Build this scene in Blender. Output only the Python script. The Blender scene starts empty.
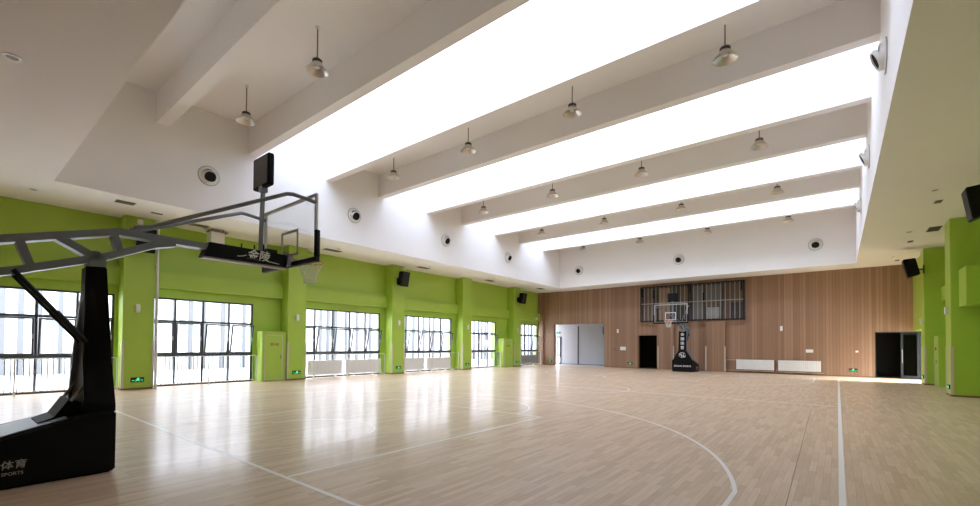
import bpy, bmesh, math, random
from mathutils import Vector, Matrix
random.seed(7)
C = bpy.context.scene.collection
S = bpy.context.scene

# ------------------------------------------------------------------ camera
YAW, PITCH, ROLL, F = 0.6722, 0.01911, 0.00673, 438.4
fw = Vector((-math.sin(YAW)*math.cos(PITCH), math.cos(YAW)*math.cos(PITCH), math.sin(PITCH)))
rt = Vector((math.cos(YAW), math.sin(YAW), 0)); up = rt.cross(fw)
cr, sr = math.cos(ROLL), math.sin(ROLL)
R_, U_ = cr*rt + sr*up, -sr*rt + cr*up
cd = bpy.data.cameras.new('camera'); cam = bpy.data.objects.new('camera', cd); C.objects.link(cam)
m = Matrix((R_, U_, -fw)).transposed().to_4x4(); m.translation = (0, 0, 1.6)
cam.matrix_world = m
cd.sensor_width = 36; cd.lens = F*36/980
cd.shift_x = (490-488.62)/980; cd.shift_y = (336.43-253)/980
cd.clip_start = .05; cd.clip_end = 400
S.camera = cam

# ------------------------------------------------------------------ sky, daylight, exposure
w = bpy.data.worlds.new('overcast_sky'); S.world = w; w.use_nodes = True
SKY, LOBE = 6.6, 12          # overcast dome, with a broad bright patch where the sun stands behind the cloud
nt = w.node_tree; bg = nt.nodes['Background']
tc = nt.nodes.new('ShaderNodeTexCoord'); vm = nt.nodes.new('ShaderNodeVectorMath'); vm.operation = 'DOT_PRODUCT'
vm.inputs[1].default_value = Vector((.1, -.7, .7)).normalized()
mx = nt.nodes.new('ShaderNodeMath'); mx.operation = 'MAXIMUM'; mx.inputs[1].default_value = 0
pw = nt.nodes.new('ShaderNodeMath'); pw.operation = 'POWER'; pw.inputs[1].default_value = 6
ma = nt.nodes.new('ShaderNodeMath'); ma.operation = 'MULTIPLY_ADD'; ma.inputs[1].default_value = LOBE; ma.inputs[2].default_value = SKY
nt.links.new(tc.outputs['Generated'], vm.inputs[0]); nt.links.new(vm.outputs['Value'], mx.inputs[0]); nt.links.new(mx.outputs[0], pw.inputs[0])
nt.links.new(pw.outputs[0], ma.inputs[0]); nt.links.new(ma.outputs[0], bg.inputs['Strength'])
bg.inputs['Color'].default_value = (.905, .94, 1.09, 1)
S.view_settings.view_transform = 'Standard'; S.view_settings.look = 'None'
S.view_settings.exposure = .75; S.view_settings.gamma = 1; S.view_settings.use_curve_mapping = False
S.cycles.max_bounces = 14; S.cycles.diffuse_bounces = 9; S.cycles.glossy_bounces = 5
S.cycles.transparent_max_bounces = 24; S.cycles.transmission_bounces = 6
S.cycles.caustics_reflective = False; S.cycles.caustics_refractive = False
S.cycles.sample_clamp_indirect = 6

def portal(name, loc, rot, sx, sy):
    l = bpy.data.lights.new(name, 'AREA'); l.shape = 'RECTANGLE'; l.size = sx; l.size_y = sy; l.cycles.is_portal = True
    o = bpy.data.objects.new(name, l); C.objects.link(o); o.location = loc; o.rotation_euler = rot

# ------------------------------------------------------------------ hall dimensions (metres)
XL, XW = -18.67, -19.3          # pilaster faces and wall plane on the left
XR, XRW = 2.93, 3.65            # the same on the right
YF, YB, SOF = 30.95, -1.9, 5.89
CL, CR, CN, CF = -16.3, .76, 1.85, 29.0       # the raised coffer
PIL = [(-1.85+.0, -1.0), (3.83, 4.69), (9.45, 10.3), (15.15, 16.02), (20.82, 21.69), (26.48, 27.36)]
WELLS = [(7.03, 9.75), (12.65, 15.37), (18.27, 20.99), (23.89, 26.61)]
BT, CT, RT = 8.28, 9.28, 9.75   # beam underside, bay ceiling, glazing

for i, (a, b) in enumerate(WELLS):
    portal('skylight_portal', ((CL+CR)/2, (a+b)/2, RT+.12), (0, 0, 0), CR-CL, b-a)
portal('side_window_portal', (XW-.32, 14.4, 1.62), (0, math.radians(-90), 0), 3.3, 33)
portal('side_door_portal', (XRW+.4, 29.15, 1.15), (0, math.radians(90), 0), 2.3, 3.1)
portal('corridor_portal', (-19.75, 32.2, 1.95), (0, math.radians(-90), 0), 3.9, 1.9)
dl = bpy.data.lights.new('side_door_added_light', 'AREA'); dl.shape = 'RECTANGLE'; dl.size = 2.1; dl.size_y = 1.4; dl.energy = 240; dl.color = (.95, .98, 1); dl.spread = math.radians(50)  # added area lamp outside the side door, whitens the floor strip inside
do = bpy.data.objects.new('side_door_added_light', dl); C.objects.link(do); do.location = (XRW+2.6, 28.55, 2.9)
do.rotation_euler = Vector((-4.6, 0, -2.9)).to_track_quat('-Z', 'X').to_euler()

# ------------------------------------------------------------------ materials
def mat(name, col, rough=.6, metal=0, spec=.5, coat=0, coat_r=.1, var=0, scale=6, bump=0):
    m = bpy.data.materials.new(name); m.use_nodes = True
    nt = m.node_tree; b = nt.nodes['Principled BSDF']
    b.inputs['Base Color'].default_value = (*col, 1); b.inputs['Roughness'].default_value = rough
    b.inputs['Metallic'].default_value = metal; b.inputs['Specular IOR Level'].default_value = spec
    b.inputs['Coat Weight'].default_value = coat; b.inputs['Coat Roughness'].default_value = coat_r
    if var or bump:
        g = nt.nodes.new('ShaderNodeNewGeometry'); n = nt.nodes.new('ShaderNodeTexNoise')
        n.inputs['Scale'].default_value = scale; n.inputs['Detail'].default_value = 5
        nt.links.new(g.outputs['Position'], n.inputs['Vector'])
        if var:
            r = nt.nodes.new('ShaderNodeMapRange'); r.inputs[3].default_value = 1-var; r.inputs[4].default_value = 1+var
            nt.links.new(n.outputs['Fac'], r.inputs[0])
            h = nt.nodes.new('ShaderNodeHueSaturation'); h.inputs['Color'].default_value = (*col, 1)
            nt.links.new(r.outputs[0], h.inputs['Value']); nt.links.new(h.outputs[0], b.inputs['Base Color'])
        if bump:
            bp = nt.nodes.new('ShaderNodeBump'); bp.inputs['Strength'].default_value = bump; bp.inputs['Distance'].default_value = .01
            nt.links.new(n.outputs['Fac'], bp.inputs['Height']); nt.links.new(bp.outputs[0], b.inputs['Normal'])
    return m

def glass(name, tint=(.97, .985, .98), gloss=.1):
    m = bpy.data.materials.new(name); m.use_nodes = True; nt = m.node_tree; nt.nodes.clear()
    o = nt.nodes.new('ShaderNodeOutputMaterial'); t = nt.nodes.new('ShaderNodeBsdfTransparent')
    t.inputs[0].default_value = (*tint, 1); g = nt.nodes.new('ShaderNodeBsdfGlossy'); g.inputs['Roughness'].default_value = .03
    f = nt.nodes.new('ShaderNodeLayerWeight'); f.inputs[0].default_value = .12
    k = nt.nodes.new('ShaderNodeMath'); k.operation = 'MULTIPLY'; k.inputs[1].default_value = gloss*4
    x = nt.nodes.new('ShaderNodeMixShader')
    nt.links.new(f.outputs['Fresnel'], k.inputs[0]); nt.links.new(k.outputs[0], x.inputs[0])
    nt.links.new(t.outputs[0], x.inputs[1]); nt.links.new(g.outputs[0], x.inputs[2]); nt.links.new(x.outputs[0], o.inputs[0])
    return m

def slat_wood(name, axis=0, pitch=.15):
    m = bpy.data.materials.new(name); m.use_nodes = True; nt = m.node_tree; b = nt.nodes['Principled BSDF']; N, Lk = nt.nodes.new, nt.links.new
    g = N('ShaderNodeNewGeometry'); s = N('ShaderNodeSeparateXYZ'); Lk(g.outputs['Position'], s.inputs[0])
    sm = N('ShaderNodeMath'); sm.operation = 'ADD'; Lk(s.outputs[0], sm.inputs[0]); Lk(s.outputs[1], sm.inputs[1])
    d = N('ShaderNodeMath'); d.operation = 'DIVIDE'; d.inputs[1].default_value = pitch; Lk(sm.outputs[0], d.inputs[0])
    fl = N('ShaderNodeMath'); fl.operation = 'FLOOR'; Lk(d.outputs[0], fl.inputs[0])
    fr = N('ShaderNodeMath'); fr.operation = 'FRACT'; Lk(d.outputs[0], fr.inputs[0])
    wn = N('ShaderNodeTexWhiteNoise'); wn.noise_dimensions = '1D'; Lk(fl.outputs[0], wn.inputs['W'])
    cm = N('ShaderNodeCombineXYZ'); Lk(d.outputs[0], cm.inputs[0]); 
    zs = N('ShaderNodeMath'); zs.operation = 'MULTIPLY'; zs.inputs[1].default_value = .35; Lk(s.outputs[2], zs.inputs[0]); Lk(zs.outputs[0], cm.inputs[2]); Lk(wn.outputs[0], cm.inputs[1])
    nz = N('ShaderNodeTexNoise'); nz.inputs['Scale'].default_value = 7; nz.inputs['Detail'].default_value = 4; Lk(cm.outputs[0], nz.inputs['Vector'])
    av = N('ShaderNodeMath'); av.operation = 'MULTIPLY_ADD'; av.inputs[1].default_value = .6; Lk(wn.outputs[0], av.inputs[0]); 
    n2 = N('ShaderNodeMath'); n2.operation = 'MULTIPLY'; n2.inputs[1].default_value = .4; Lk(nz.outputs['Fac'], n2.inputs[0]); Lk(n2.outputs[0], av.inputs[2])
    rp = N('ShaderNodeValToRGB'); rp.color_ramp.elements[0].color = (.215, .117, .066, 1); rp.color_ramp.elements[1].color = (.38, .23, .145, 1); Lk(av.outputs[0], rp.inputs[0])
    gr = N('ShaderNodeMath'); gr.operation = 'GREATER_THAN'; gr.inputs[1].default_value = .93; Lk(fr.outputs[0], gr.inputs[0])
    mx = N('ShaderNodeMix'); mx.data_type = 'RGBA'; Lk(gr.outputs[0], mx.inputs[0]); Lk(rp.outputs[0], mx.inputs[6]); mx.inputs[7].default_value = (.17, .09, .05, 1)
    Lk(mx.outputs[2], b.inputs['Base Color']); b.inputs['Roughness'].default_value = .5
    iv = N('ShaderNodeMath'); iv.operation = 'SUBTRACT'; iv.inputs[0].default_value = 1; Lk(gr.outputs[0], iv.inputs[1])
    bp = N('ShaderNodeBump'); bp.inputs['Distance'].default_value = .01; bp.inputs['Strength'].default_value = .6; Lk(iv.outputs[0], bp.inputs['Height']); Lk(bp.outputs[0], b.inputs['Normal'])
    return m

def floor_wood():
    m = bpy.data.materials.new('maple_strip_floor'); m.use_nodes = True; nt = m.node_tree; b = nt.nodes['Principled BSDF']; N, Lk = nt.nodes.new, nt.links.new
    g = N('ShaderNodeNewGeometry'); mp = N('ShaderNodeMapping'); mp.inputs['Rotation'].default_value = (0, 0, math.pi/2); Lk(g.outputs['Position'], mp.inputs[0])
    br = N('ShaderNodeTexBrick'); br.offset = .37; br.offset_frequency = 2; br.squash = 1
    br.inputs['Scale'].default_value = 1; br.inputs['Brick Width'].default_value = .62; br.inputs['Row Height'].default_value = .075
    br.inputs['Mortar Size'].default_value = .0012; br.inputs['Mortar Smooth'].default_value = .3; br.inputs['Bias'].default_value = 0
    br.inputs['Color1'].default_value = (.50, .345, .215, 1); br.inputs['Color2'].default_value = (.62, .455, .305, 1); br.inputs['Mortar'].default_value = (.3, .2, .13, 1)
    Lk(mp.outputs[0], br.inputs['Vector'])
    m2 = N('ShaderNodeMapping'); m2.inputs['Scale'].default_value = (9, .7, 1); Lk(g.outputs['Position'], m2.inputs[0])
    nz = N('ShaderNodeTexNoise'); nz.inputs['Scale'].default_value = 4; nz.inputs['Detail'].default_value = 6; Lk(m2.outputs[0], nz.inputs['Vector'])
    rg = N('ShaderNodeMapRange'); rg.inputs[3].default_value = .84; rg.inputs[4].default_value = 1.16; Lk(nz.outputs['Fac'], rg.inputs[0])
    h = N('ShaderNodeHueSaturation'); Lk(br.outputs['Color'], h.inputs['Color']); Lk(rg.outputs[0], h.inputs['Value']); Lk(h.outputs[0], b.inputs['Base Color'])
    b.inputs['Roughness'].default_value = .4; b.inputs['Specular IOR Level'].default_value = .2
    b.inputs['Coat Weight'].default_value = .26; b.inputs['Coat Roughness'].default_value = .16; b.inputs['Coat IOR'].default_value = 1.5
    n3 = N('ShaderNodeTexNoise'); n3.inputs['Scale'].default_value = 1.3; m3 = N('ShaderNodeMapping'); m3.inputs['Scale'].default_value = (6, 1, 1); Lk(g.outputs['Position'], m3.inputs[0]); Lk(m3.outputs[0], n3.inputs['Vector'])
    bp = N('ShaderNodeBump'); bp.inputs['Strength'].default_value = .03; bp.inputs['Distance'].default_value = .01; Lk(n3.outputs['Fac'], bp.inputs['Height'])
    Lk(bp.outputs[0], b.inputs['Normal']); Lk(bp.outputs[0], b.inputs['Coat Normal'])
    return m

M = dict(  # procedural materials by use
    white=mat('white_plaster', (.835, .82, .81), .85, var=.03, scale=.6, spec=.25),
    green=mat('lime_green_paint', (.365, .53, .062), .38, var=.04, scale=.8, spec=.5),
    wood=slat_wood('vertical_slat_panelling'),
    floor=floor_wood(),
    line=mat('court_line_paint', (.75, .71, .66), .45, spec=.2, coat=.2, coat_r=.17),
    black=mat('black_vinyl', (.005, .005, .006), .55, spec=.18, var=.2, scale=14, bump=.15),
    blackm=mat('black_metal', (.01, .01, .011), .5, spec=.3),
    speaker=mat('black_speaker_grille', (.005, .005, .005), .7, spec=.2),
    steel=mat('grey_painted_steel', (.19, .21, .245), .38, spec=.5, var=.05, scale=9),
    frame=mat('dark_grey_window_frame', (.045, .05, .06), .4),
    boardframe=mat('light_grey_board_frame', (.5, .5, .49), .4),
    darkframe=mat('dark_door_frame', (.016, .018, .024), .35),
    alu=mat('brushed_aluminium', (.6, .57, .53), .33, metal=1, var=.04, scale=25),
    plastic=mat('white_plastic', (.75, .74, .71), .4),
    beige=mat('beige_corner_guard', (.55, .47, .37), .55),
    skirt=mat('brown_skirting', (.2, .1, .045), .5),
    rail=mat('white_painted_rail', (.66, .66, .65), .35),
    bal=mat('pale_grey_baluster', (.075, .077, .083), .4),
    rad=mat('white_radiator_enamel', (.78, .77, .74), .35),
    orange=mat('orange_rim', (.5, .13, .03), .4),
    net=mat('net_cord', (.78, .75, .7), .8),
    letter=mat('white_lettering', (.75, .75, .75), .5),
    dimletter=mat('grey_worn_lettering', (.3, .3, .3), .6),
    red=mat('red_lettering', (.25, .02, .01), .5),
    signgreen=None, dark=mat('painted_room_darkness', (.012, .011, .01), .9),
    vent=mat('bronze_vent_grille', (.2, .17, .14), .5), hole=mat('painted_nozzle_dark', (.004, .004, .004), .9),
    facade=mat('pale_facade', (.56, .56, .57), .8), fin=mat('grey_facade_strip', (.085, .087, .094), .7), fwin=mat('facade_window_glass', (.16, .165, .17), .3),
    paving=mat('pale_paving', (.55, .55, .54), .9, var=.06, scale=2), corridor=mat('corridor_white', (.42, .425, .435), .7, var=.03, scale=1),
    glass=glass('window_glass'), sglass=glass('tinted_skylight_glass', (.56, .585, .61), .1), bglass=glass('backboard_glass', (.96, .97, .97), .05),
    ply=mat('brown_plywood', (.13, .085, .055), .8, var=.25, scale=3), sheet=mat('grey_metal_sheet', (.13, .12, .11), .6, var=.25, scale=3),
    darkply=mat('dark_backing', (.055, .045, .04), .8, var=.2, scale=3), palesheet=mat('pale_dusty_sheet', (.26, .26, .25), .7, var=.2, scale=4),
    bar=mat('galvanised_bar', (.32, .31, .3), .5),
)
def emissive(name, col, e):
    m = mat(name, col, .5); b = m.node_tree.nodes['Principled BSDF']
    b.inputs['Emission Color'].default_value = (*col, 1); b.inputs['Emission Strength'].default_value = e; return m
M['signgreen'] = emissive('backlit_exit_green', (.08, .6, .25), 1.1)

# ------------------------------------------------------------------ mesh helpers
class MB:
    def __init__(s): s.b = bmesh.new()
    def box(s, x0, x1, y0, y1, z0, z1, bev=0):
        r = bmesh.ops.create_cube(s.b, size=1)['verts']
        bmesh.ops.transform(s.b, verts=r, matrix=Matrix.Translation(((x0+x1)/2, (y0+y1)/2, (z0+z1)/2)) @ Matrix.Diagonal((abs(x1-x0), abs(y1-y0), abs(z1-z0), 1)))
        if bev:
            es = list({e for v in r for e in v.link_edges}); bmesh.ops.bevel(s.b, geom=es, offset=bev, segments=2, affect='EDGES', profile=.5)
        return s
    def bar(s, p, q, wd, ht, side=None):
        p, q = Vector(p), Vector(q); d = q-p; L = d.length; d.normalize()
        sd = Vector(side) if side else (d.cross(Vector((0, 0, 1))) if abs(d.z) < .99 else Vector((1, 0, 0)))
        sd = (sd - sd.dot(d)*d).normalized(); u = sd.cross(d)
        r = bmesh.ops.create_cube(s.b, size=1)['verts']
        mt = Matrix((sd, d, u)).transposed().to_4x4(); mt.translation = (p+q)/2
        bmesh.ops.transform(s.b, verts=r, matrix=mt @ Matrix.Diagonal((wd, L, ht, 1))); return s
    def cyl(s, p, q, r, r2=None, seg=14, caps=True):
        p, q = Vector(p), Vector(q); d = q-p; L = d.length
        v = bmesh.ops.create_cone(s.b, cap_ends=caps, segments=seg, radius1=r, radius2=r if r2 is None else r2, depth=L)['verts']
        mt = d.to_track_quat('Z', 'Y').to_matrix().to_4x4(); mt.translation = (p+q)/2
        bmesh.ops.transform(s.b, verts=v, matrix=mt); return s
    def path(s, pts, r, seg=10):
        pts = [Vector(p) for p in pts]; rings = []
        for i, p in enumerate(pts):
            d = ((pts[min(i+1, len(pts)-1)]-p).normalized() + (p-pts[max(i-1, 0)]).normalized()).normalized()
            a = d.cross(Vector((0, 0, 1))) if abs(d.z) < .95 else d.cross(Vector((1, 0, 0)))
            a.normalize(); c = d.cross(a)
            rings.append([s.b.verts.new(p+r*(math.cos(t)*a+math.sin(t)*c)) for t in [2*math.pi*k/seg for k in range(seg)]])
        for A, B in zip(rings, rings[1:]):
            for k in range(seg): s.b.faces.new((A[k], A[(k+1) % seg], B[(k+1) % seg], B[k]))
        s.b.faces.new(rings[0]); s.b.faces.new(rings[-1]); return s
    def lathe(s, prof, o=(0, 0, 0), d=(0, 0, 1), seg=24):
        q = Vector(d).to_track_quat('Z', 'Y'); o = Vector(o); rings = []
        for r, z in prof:
            rings.append([s.b.verts.new(o+q @ Vector((r*math.cos(t), r*math.sin(t), z))) for t in [2*math.pi*k/seg for k in range(seg)]])
        for A, B in zip(rings, rings[1:]):
            for k in range(seg): s.b.faces.new((A[k], A[(k+1) % seg], B[(k+1) % seg], B[k]))
        return s
    def prism(s, pts, a, b, plane='yz'):
        f = {'yz': lambda u, v, t: (t, u, v), 'xz': lambda u, v, t: (u, t, v), 'xy': lambda u, v, t: (u, v, t)}[plane]
        A = [s.b.verts.new(f(u, v, a)) for u, v in pts]; B = [s.b.verts.new(f(u, v, b)) for u, v in pts]
        n = len(pts); s.b.faces.new(A); s.b.faces.new(B[::-1])
        for k in range(n): s.b.faces.new((A[k], B[k], B[(k+1) % n], A[(k+1) % n]))
        return s
    def loft(s, rings):
        R = [[s.b.verts.new(p) for p in r] for r in rings]; n = len(R[0])
        for A, B in zip(R, R[1:]):
            for k in range(n): s.b.faces.new((A[k], A[(k+1) % n], B[(k+1) % n], B[k]))
        s.b.faces.new(R[0]); s.b.faces.new(R[-1][::-1]); return s
    def torus(s, o, R, r, n=32, k=8):
        o = Vector(o); rings = []
        for i in range(n):
            t = 2*math.pi*i/n; c = Vector((math.cos(t), math.sin(t), 0))
            rings.append([s.b.verts.new(o+c*(R+r*math.cos(a))+Vector((0, 0, r*math.sin(a)))) for a in [2*math.pi*j/k for j in range(k)]])
        for i in range(n):
            A, B = rings[i], rings[(i+1) % n]
            for j in range(k): s.b.faces.new((A[j], B[j], B[(j+1) % k], A[(j+1) % k]))
        return s
    def done(s, name, material, parent=None, smooth=False, loc=None):
        bmesh.ops.recalc_face_normals(s.b, faces=s.b.faces[:])
        me = bpy.data.meshes.new(name); s.b.to_mesh(me); s.b.free()
        me.materials.append(M[material] if isinstance(material, str) else material)
        o = bpy.data.objects.new(name, me); C.objects.link(o)
        if smooth:
            for p in me.polygons: p.use_smooth = True
            try: me.set_sharp_from_angle(angle=math.radians(38))
            except Exception: pass
        if parent: o.parent = parent
        if loc: o.location = loc
        return o

def B(name, material, parent, *bx, bev=0):
    b = MB()
    for q in bx: b.box(*q, bev=bev)
    return b.done(name, material, parent)
def tag(o, label, cat=None, group=None, kind=None):
    o['label'] = label
    if cat: o['category'] = cat
    if group: o['group'] = group
    if kind: o['kind'] = kind
    return o
def thing(name, loc, label, cat, group=None, rz=0):
    o = bpy.data.objects.new(name, None); C.objects.link(o); o.empty_display_size = .2
    o.location = loc; o.rotation_euler = (0, 0, rz); return tag(o, label, cat, group)
def structure(o, label): o['kind'] = 'structure'; o['label'] = label; return o
def dup(o, parent=None):
    c = o.copy(); C.objects.link(c)
    if parent: c.parent = parent
    for ch in list(o.children): dup(ch, c)
    return c
def copy_thing(o, loc, label, rz=None):
    c = dup(o); c.location = loc; c['label'] = label
    if rz is not None: c.rotation_euler = (0, 0, rz)
    return c
def lettering(name, txt, size, material, parent, origin, right, upv, ext=.004, align='CENTER', shear=0, vertical=False):
    cu = bpy.data.curves.new(name, 'FONT'); cu.body = txt; cu.size = size; cu.extrude = ext; cu.align_x = align; cu.align_y = 'CENTER'; cu.shear = shear
    cu.offset = size*.012; cu.resolution_u = 3
    t = bpy.data.objects.new(name, cu); C.objects.link(t)
    dg = bpy.context.evaluated_depsgraph_get(); me = bpy.data.meshes.new_from_object(t.evaluated_get(dg))
    bpy.data.objects.remove(t); bpy.data.curves.remove(cu)
    me.materials.clear(); me.materials.append(M[material])
    r, u = Vector(right).normalized(), Vector(upv).normalized(); n = r.cross(u)
    mt = Matrix((r, u, n)).transposed().to_4x4(); mt.translation = origin; me.transform(mt)
    o = bpy.data.objects.new(name, me); C.objects.link(o); o.parent = parent; return o

# ================================================================== STRUCTURE
fl = structure(MB().box(XW-.3, XRW+.3, YB-.3, YF+.3, -.3, 0).done('floor', 'floor'), 'glossy maple strip floor of the sports hall with pale court lines')
LZ0, LZ1 = .0004, .0016
XC, LW, BN, BF_ = -7.65, .048, 2.62, 27.6
def line(*bx): return B('court_line', 'line', fl, *[(a, b, c, d, LZ0, LZ1) for a, b, c, d in bx])
def arc(cx, cy, r, a0, a1, n=64):
    b = MB(); pts = []
    ang = [math.radians(a0+(a1-a0)*i/n) for i in range(n+1)]
    ring = [[b.b.verts.new((cx+q*math.cos(t), cy+q*math.sin(t), LZ1)) for q in (r-LW/2, r+LW/2)] for t in ang]
    for A, D in zip(ring, ring[1:]): b.b.faces.new((A[0], A[1], D[1], D[0]))
    return b.done('court_line', 'line', fl)
SLX = 7.68
line((XC+SLX-.03, XC+SLX+.03, BN, BF_)); line((XC-SLX-.03, XC-SLX+.03, BN, BF_))
line((XC-SLX+.03, XC+SLX-.03, BN-.025, BN+.025)); line((XC-SLX+.03, XC+SLX-.03, BF_-.03, BF_+.03)); line((XC-SLX+.03, XC+SLX-.03, 15.1, 15.16))
arc(XC, 15.13, 1.8, 0, 360)
for yb, s in ((BN, 1), (BF_, -1)):
    Y = lambda q: yb+s*q
    def ybx(a, b, c, d): return (a, b, min(Y(c), Y(d)), max(Y(c), Y(d)))
    line(ybx(XC+2.45, XC+2.45+LW, .03, 5.8)); line(ybx(XC-2.45-LW, XC-2.45, .03, 5.8)); line(ybx(XC-2.45, XC+2.45, 5.8-LW, 5.8))
    line(ybx(XC+6.73, XC+6.73+LW, .03, 2.91)); line(ybx(XC-6.73-LW, XC-6.73, .03, 2.91))
    k = math.degrees(math.acos(6.754/6.88))
    if s > 0:
        arc(XC, yb+1.58, 6.88, k, 180-k, 90); arc(XC, yb+5.8, 1.8, 0, 180); arc(XC, yb+1.58, 1.25, 0, 180)
    else:
        arc(XC, yb-1.58, 6.88, 180+k, 360-k, 90); arc(XC, yb-5.8, 1.8, 180, 360); arc(XC, yb-1.58, 1.25, 180, 360)
seam = MB().bar((-.40, 4.0, .0008), (-.545, 14.2, .0008), .009, .001).done('floor_seam', 'skirt', fl); seam['label'] = 'dark seam between floor strips'

# --- windows list: (y of mullions, open columns)
WIN = [
    ([-.93, 0, .93, 1.88, 2.81, 3.74], (3,)),
    ([4.62, 5.5, 6.42, 7.35, 8.27], (2, 3)),
    ([10.17, 11.1, 12.03, 12.98, 13.92, 14.85], (1, 2, 3, 4)),
    ([15.8, 16.72, 17.66, 18.58, 19.5, 20.43], (1, 2, 3, 4)),
    ([22.26, 23.21, 24.16, 25.11], (2,)),
    ([27.93, 28.86, 29.79, 30.72], (2,)),
]
HEAD = 3.25
wl = MB(); prev = YB-.3
for ys, _ in WIN:
    wl.box(XW-.3, XW, prev, ys[0], 0, HEAD); prev = ys[-1]
wl.box(XW-.3, XW, prev, YF+.3, 0, HEAD).box(XW-.3, XW, YB-.3, YF+.3, HEAD, SOF+.2)
wall_left = structure(wl.done('wall_left', 'green'), 'long lime green wall with six windows between pilasters')
wr = MB().box(XRW, XRW+.3, YB-.3, 27.6, 0, SOF+.2).box(XRW, XRW+.3, 30.7, YF+.3, 0, SOF+.2).box(XRW, XRW+.3, 27.6, 30.7, 2.35, SOF+.2)
wall_right = structure(wr.done('wall_right', 'green'), 'lime green wall with pilasters on the right of the hall')
B('lintel_wall', 'green', wall_right, (3.03, XRW, 27.36, YF, 2.45, SOF))
structure(MB().box(XW-.3, XRW+.3, YB-.3, YB, 0, SOF+.2).done('wall_back', 'wood'), 'wooden slatted wall behind the near basketball hoop')

def pilaster(side, a, b, guard=True):
    x0, x1 = (XW, XL) if side < 0 else (XR, XRW); fx = XL if side < 0 else XR
    wll = wall_left if side < 0 else wall_right
    p = B('pilaster', 'green', wll, (x0, x1, a, b, 0, SOF), bev=.02)
    s = -side
    def bxs(xa, xb, ya, yb, z0, z1): return (min(xa, xb), max(xa, xb), ya, yb, z0, z1)
    for y0 in (a, b):
        g = MB(); yo = -.012 if y0 == a else .012
        g.box(*bxs(fx+s*.012, fx-s*.06, min(y0, y0+yo), max(y0, y0+yo), .06, 1.65))
        g.box(*bxs(fx, fx+s*.012, y0-.004 if y0 == a else y0-.055, y0+.055 if y0 == a else y0+.004, .06, 1.65))
        g.done('corner_guard', 'beige', p)
    B('skirting', 'skirt', p, bxs(fx-s*.0, fx+s*.012, a, b, 0, .06), bxs(x0, x1, a-.012, a, 0, .06))
    return p
for a, b in PIL: pilaster(-1, a, b)
for a, b in PIL[:]: pilaster(1, a, b)
# shallow beams across the bays
for i in range(len(PIL)):
    y0 = PIL[i][1]; y1 = PIL[i+1][0] if i+1 < len(PIL) else YF
    B('wall_beam', 'green', wall_left, (XW, XW+.2, y0, y1, 3.56, 4.17))
    if i != 3: B('wall_beam', 'green', wall_right, (XRW-.2, XRW, y0, y1, 3.56, 4.17))

# --- ceiling: soffit ring, coffer, beams and bay ceilings
ce = MB()
ce.box(XW-.3, CL, YB-.3, YF+.3, SOF, SOF+.2).box(CR, XRW+.3, YB-.3, YF+.3, SOF, SOF+.2)
ce.box(CL, CR, YB-.3, CN, SOF, SOF+.2).box(CL, CR, CF, YF+.3, SOF, SOF+.2)
ceil = structure(ce.done('ceiling', 'white'), 'white ceiling soffit around a raised coffer with beams and skylights')
for nm, bx in (('left', (CL-.2, CL, CN-.2, CF+.2, SOF+.2, RT+.1)), ('right', (CR, CR+.2, CN-.2, CF+.2, SOF+.2, RT+.1)), ('near', (CL, CR, CN-.2, CN, SOF+.2, RT+.1)), ('far', (CL, CR, CF, CF+.2, SOF+.2, RT+.1))):
    structure(B('wall_coffer_'+nm, 'white', None, bx), 'white upright %s side of the raised ceiling coffer' % nm)
edges = [CN]+[e for ab in WELLS for e in ab]+[CF]
upper = MB()
for i in range(0, len(edges), 2): upper.box(CL, CR, edges[i], edges[i+1], CT, RT+.1)
upper = structure(upper.done('ceiling', 'white'), 'white upper ceiling bays between the skylights inside the coffer')
for i in range(0, len(edges), 2):
    a, b = edges[i], edges[i+1]
    if i > 0: B('ceiling_beam', 'white', upper, (CL, CR, a, a+.3, BT, CT))
    if i < len(edges)-2: B('ceiling_beam', 'white', upper, (CL, CR, b-.3, b, BT, CT))
B('ceiling_beam', 'white', upper, (CL, CR, 4.05, 4.38, BT+.06, CT))
for i, (a, b) in enumerate(WELLS):
    sk = structure(B('window_%d' % (7+i), 'sglass', None, (CL, CR, a, b, RT, RT+.02)), 'skylight glazing strip number %d from the near end of the hall' % (i+1))

# --- far wall in vertical slats with three openings
OA, OBd, OC = (-17.9, -13.6, 3.26), (-11.08, -9.74, 2.365), (1.56, 3.31, 2.41)
f = MB(); x = XW-.3
for a, b, h in (OA, OBd, OC):
    f.box(x, a, YF, YF+.3, 0, SOF+.2); f.box(a, b, YF, YF+.3, h, SOF+.2); x = b
f.box(x, XRW+.3, YF, YF+.3, 0, SOF+.2)
wall_far = structure(f.done('wall_far', 'wood'), 'far wall clad in brown vertical wooden slats')
for a, b in ((-9.61, -8.6), (-6.61, -5.52)):
    p = B('pilaster', 'wood', wall_far, (a, b, 30.7, YF, 0, 3.3))
    for xg in (a, b):
        B('corner_guard', 'beige', p, (xg-.035, xg+.035, 30.688, 30.7, .05, 1.6))
cp = B('pilaster', 'wood', wall_far, (XW, -18.82, 30.78, YF, 0, SOF))
tr = B('trim_1', 'skirt', None, (XW, OA[0], YF-.015, YF, 0, .05), (OA[1], OBd[0], YF-.015, YF, 0, .05), (-8.6, -6.61, YF-.015, YF, 0, .05), (-5.52, OC[0], YF-.015, YF, 0, .05))
structure(tr, 'brown skirting along the foot of the far slatted wall')
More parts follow.
